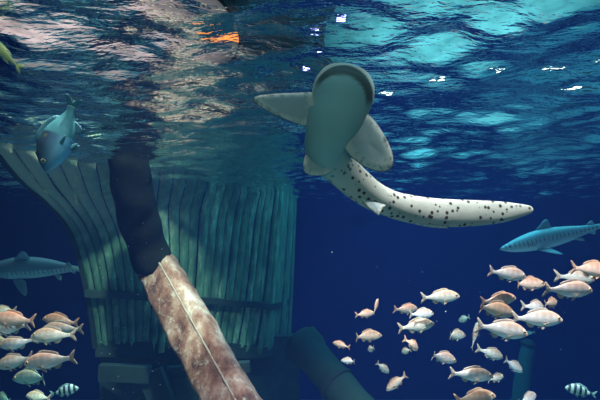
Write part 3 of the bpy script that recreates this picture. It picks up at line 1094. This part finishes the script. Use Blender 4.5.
# px, py, depth, half width px, half depth px, belly, snout
ZS = [(348, 69.5, 1.765, 2, 2, 0, 0), (348, 71, 1.76, 15, 8, 0, 0), (347.5, 74, 1.75, 22, 13, 0.0, 0.1), (346.5, 79, 1.735, 27, 18, 0.1, 0.9), (345, 86, 1.72, 30, 22, 0.8, 0.55),
      (343, 94, 1.70, 31, 26, 1, 0), (339, 108, 1.69, 29.5, 26, 1, 0), (334, 122, 1.685, 28, 26, 1, 0), (328, 136, 1.69, 23.5, 24, 1, 0), (325, 148, 1.705, 20, 21, 1, 0), (330, 159, 1.74, 18.5, 18, 0.75, 0),
      (342, 170, 1.78, 17, 16, 0.15, 0), (357, 184, 1.82, 16, 15, 0.0, 0), (372, 195, 1.85, 14.5, 13, 0, 0), (390, 203.5, 1.88, 13.5, 10, 0, 0), (408, 208.5, 1.91, 14, 8, 0, 0), (430, 212, 1.95, 14.2, 6.5, 0, 0),
      (455, 213.2, 1.98, 13.8, 5.5, 0, 0), (480, 213, 2.0, 12.6, 4.5, 0, 0), (502, 212, 2.02, 10.5, 3.5, 0, 0), (519, 210.6, 2.03, 7, 2.6, 0, 0), (530, 209.6, 2.035, 4, 1.6, 0, 0), (533, 209.3, 2.036, 0.8, 0.6, 0, 0)]


def build_zebra():
    N, ns = 200, 64
    q = catmull(ZS, N)
    verts, bel, sno, spo = [], [], [], []
    for i in range(N):
        px, py, d, a, b, be, sn = q[i]
        p0 = q[max(i - 1, 0)]; p1 = q[min(i + 1, N - 1)]
        c = P(px, py, d)
        t = P(*p1[:3]) - P(*p0[:3]); t.normalize()
        k = d / FPX
        nrm = FW.cross(t).normalized()          # across the body, in view
        dep = t.cross(nrm).normalized()
        if dep.dot(FW) < 0: dep = -dep; 
        for j in range(ns):
            th = 2 * math.pi * j / ns
            ct, st = math.cos(th), math.sin(th)
            pos = c + nrm * (a * k * ct) + dep * (b * k * st)
            verts.append(pos)
            low = min(1, max(0, 0.5 - st * 1.6 + 0.25))     # the under side faces the window
            bel.append(max(0, min(1, be)) * low)
            # the dark band round the snout widens towards the sides of the head
            u = i / (N - 1)
            band = 0.0
            if u < 0.32:
                w = pos - C0; dd = w.dot(FW)
                vx, vy = 300 + FPX * w.dot(RT) / dd, 200 - FPX * w.dot(UP) / dd
                rr = math.hypot((vx - 343) / 32.0, (vy - 96) / 33.0)
                phi = math.degrees(math.atan2(vx - 343, 96 - vy))
                inner = 0.60 + 0.16 * max(0, min(1, (-phi - 5) / 55)) + 0.10 * max(0, min(1, (phi - 50) / 60))
                front = 1 if st < 0.3 else 0
                ends = max(0, min(1, (phi + 75) / 20)) * max(0, min(1, (118 - phi) / 20))
                band = front * ends * max(0, min(1, (rr - inner) / 0.06)) * max(0, min(1, (0.955 - rr) / 0.04))
                if st < 0.6: bel[-1] = 1.0 if (rr < 0.94 or vy > 106) else 0.15
            sno.append(band * 0.95)
            spo.append(max(0, min(1, (u - 0.34) / 0.08)))
    o = mesh_obj('body', verts, tube_faces(N, ns), m_zebra, ZROOT, base=ZROOT.location)
    for nm, vals in (('belly', bel), ('snout', sno), ('spotted', spo)):
        at = o.data.attributes.new(nm, 'FLOAT', 'POINT'); at.data.foreach_set('value', vals)
    return o


zbody = build_zebra()


def zfin(name, pts, th, label=None, k=2, rings=6):
    q = smooth_poly([P(*p) for p in pts], k)
    v, f = plate(q, th, rings)
    o = mesh_obj(name, v, f, m_zfin, ZROOT, base=ZROOT.location)
    n = len(q); m = rings * n + 1
    rim = []
    for s in range(2):
        for r in range(rings):
            rim += [1 - r / rings] * n
        rim.append(0.0)
    at = o.data.attributes.new('rim', 'FLOAT', 'POINT'); at.data.foreach_set('value', rim)
    return o


zfin('pectoral_fin', [(318, 92, 1.70), (300, 92.5, 1.69), (275, 93.5, 1.67), (256, 95.5, 1.66), (252.5, 99.5, 1.66), (258, 106, 1.66), (275, 115, 1.665), (292, 122, 1.675), (306, 127, 1.69), (322, 124, 1.70)], 0.035)
zfin('pectoral_fin', [(358, 108, 1.69), (369, 114, 1.67), (379, 126, 1.64), (388, 141, 1.62), (394, 156, 1.61), (393, 168, 1.61), (384, 172.5, 1.61), (371, 170, 1.615), (358, 163, 1.63), (347, 153, 1.65), (341, 141, 1.66), (343, 122, 1.68)], 0.04)
zfin('pelvic_fin', [(308, 148, 1.70), (304, 158, 1.69), (302.5, 168, 1.68), (306, 174.5, 1.68), (316, 176, 1.68), (328, 175, 1.685), (333, 168, 1.69), (330, 152, 1.70)], 0.03)
zfin('anal_fin', [(352, 184, 1.80), (360, 198, 1.79), (368, 208, 1.785), (378.5, 216, 1.78), (379, 215, 1.78), (383, 208, 1.80), (388, 204, 1.84), (372, 192, 1.82)], 0.012, k=1)
zfin('dorsal_fin', [(350, 163, 1.79), (358, 167, 1.80), (368, 174, 1.82), (379, 182, 1.84), (378, 190, 1.85), (370, 190, 1.84), (356, 178, 1.81)], 0.02)
zfin('tail_lobe', [(388, 206, 1.89), (402, 220, 1.90), (418, 225.5, 1.92), (436, 228, 1.945), (452, 228.5, 1.965), (440, 220, 1.955), (415, 210, 1.93)], 0.010, k=1)
# eye bumps and mouth on the under side of the snout
for (px, py) in ((316, 88), (373, 92)):
    v, f = uv_ball(P(px, py, 1.70) - ZROOT.location, 0.008)
    mesh_obj('eye', v, f, m_pupil, ZROOT)
mv = [P(x, y, d) for x, y, d in ((338, 72, 1.672), (341, 75.5, 1.652), (343, 79, 1.64), (349, 79.8, 1.637), (355, 80.6, 1.641), (360, 83, 1.648), (364, 87, 1.655))]
tv = []
for c in mv:
    for j in range(6):
        th = j * math.pi / 3
        tv.append(c + UP * 0.0026 * math.sin(th) + FW * 0.006 * math.cos(th))
mesh_obj('mouth', tv, tube_faces(len(mv), 6), plain('mouth_crease', (0.03, 0.035, 0.03), 0.8), ZROOT, base=ZROOT.location)

for (n_, loc, tgt, ang, pw, colr), lab in zip(SPOTS, ['black spotlight hanging over the right-hand fish school', 'black spotlight hanging over the spotted tail', 'black spotlight hanging over the left-hand fish school',
                                                     'black spotlight hanging over the slanting beam', 'black spotlight hanging over the ship hull']):
    spot_fixture(loc, tgt, colr, lab)

# ------------------------------------------------------------------ specks drifting in the water
rs = random.Random(21)
vs, fs = [], []
for k in range(90):
    if k < 60: c = P(rs.uniform(95, 190), rs.uniform(170, 395), rs.uniform(1.6, 3.4))
    else: c = P(rs.uniform(0, 600), rs.uniform(240, 395), rs.uniform(1.6, 3.5))
    v, f = uv_ball(c, rs.uniform(0.0008, 0.0022), (1, 1, 1), 6, 4)
    fs += [tuple(i + len(vs) for i in q) for q in f]
    vs += v
tag(mesh_obj('floating_specks', vs, fs, plain('speck', (0.7, 0.75, 0.7), 0.6)), 'fine pale specks drifting in the water in front of the hull', 'specks', kind='stuff')
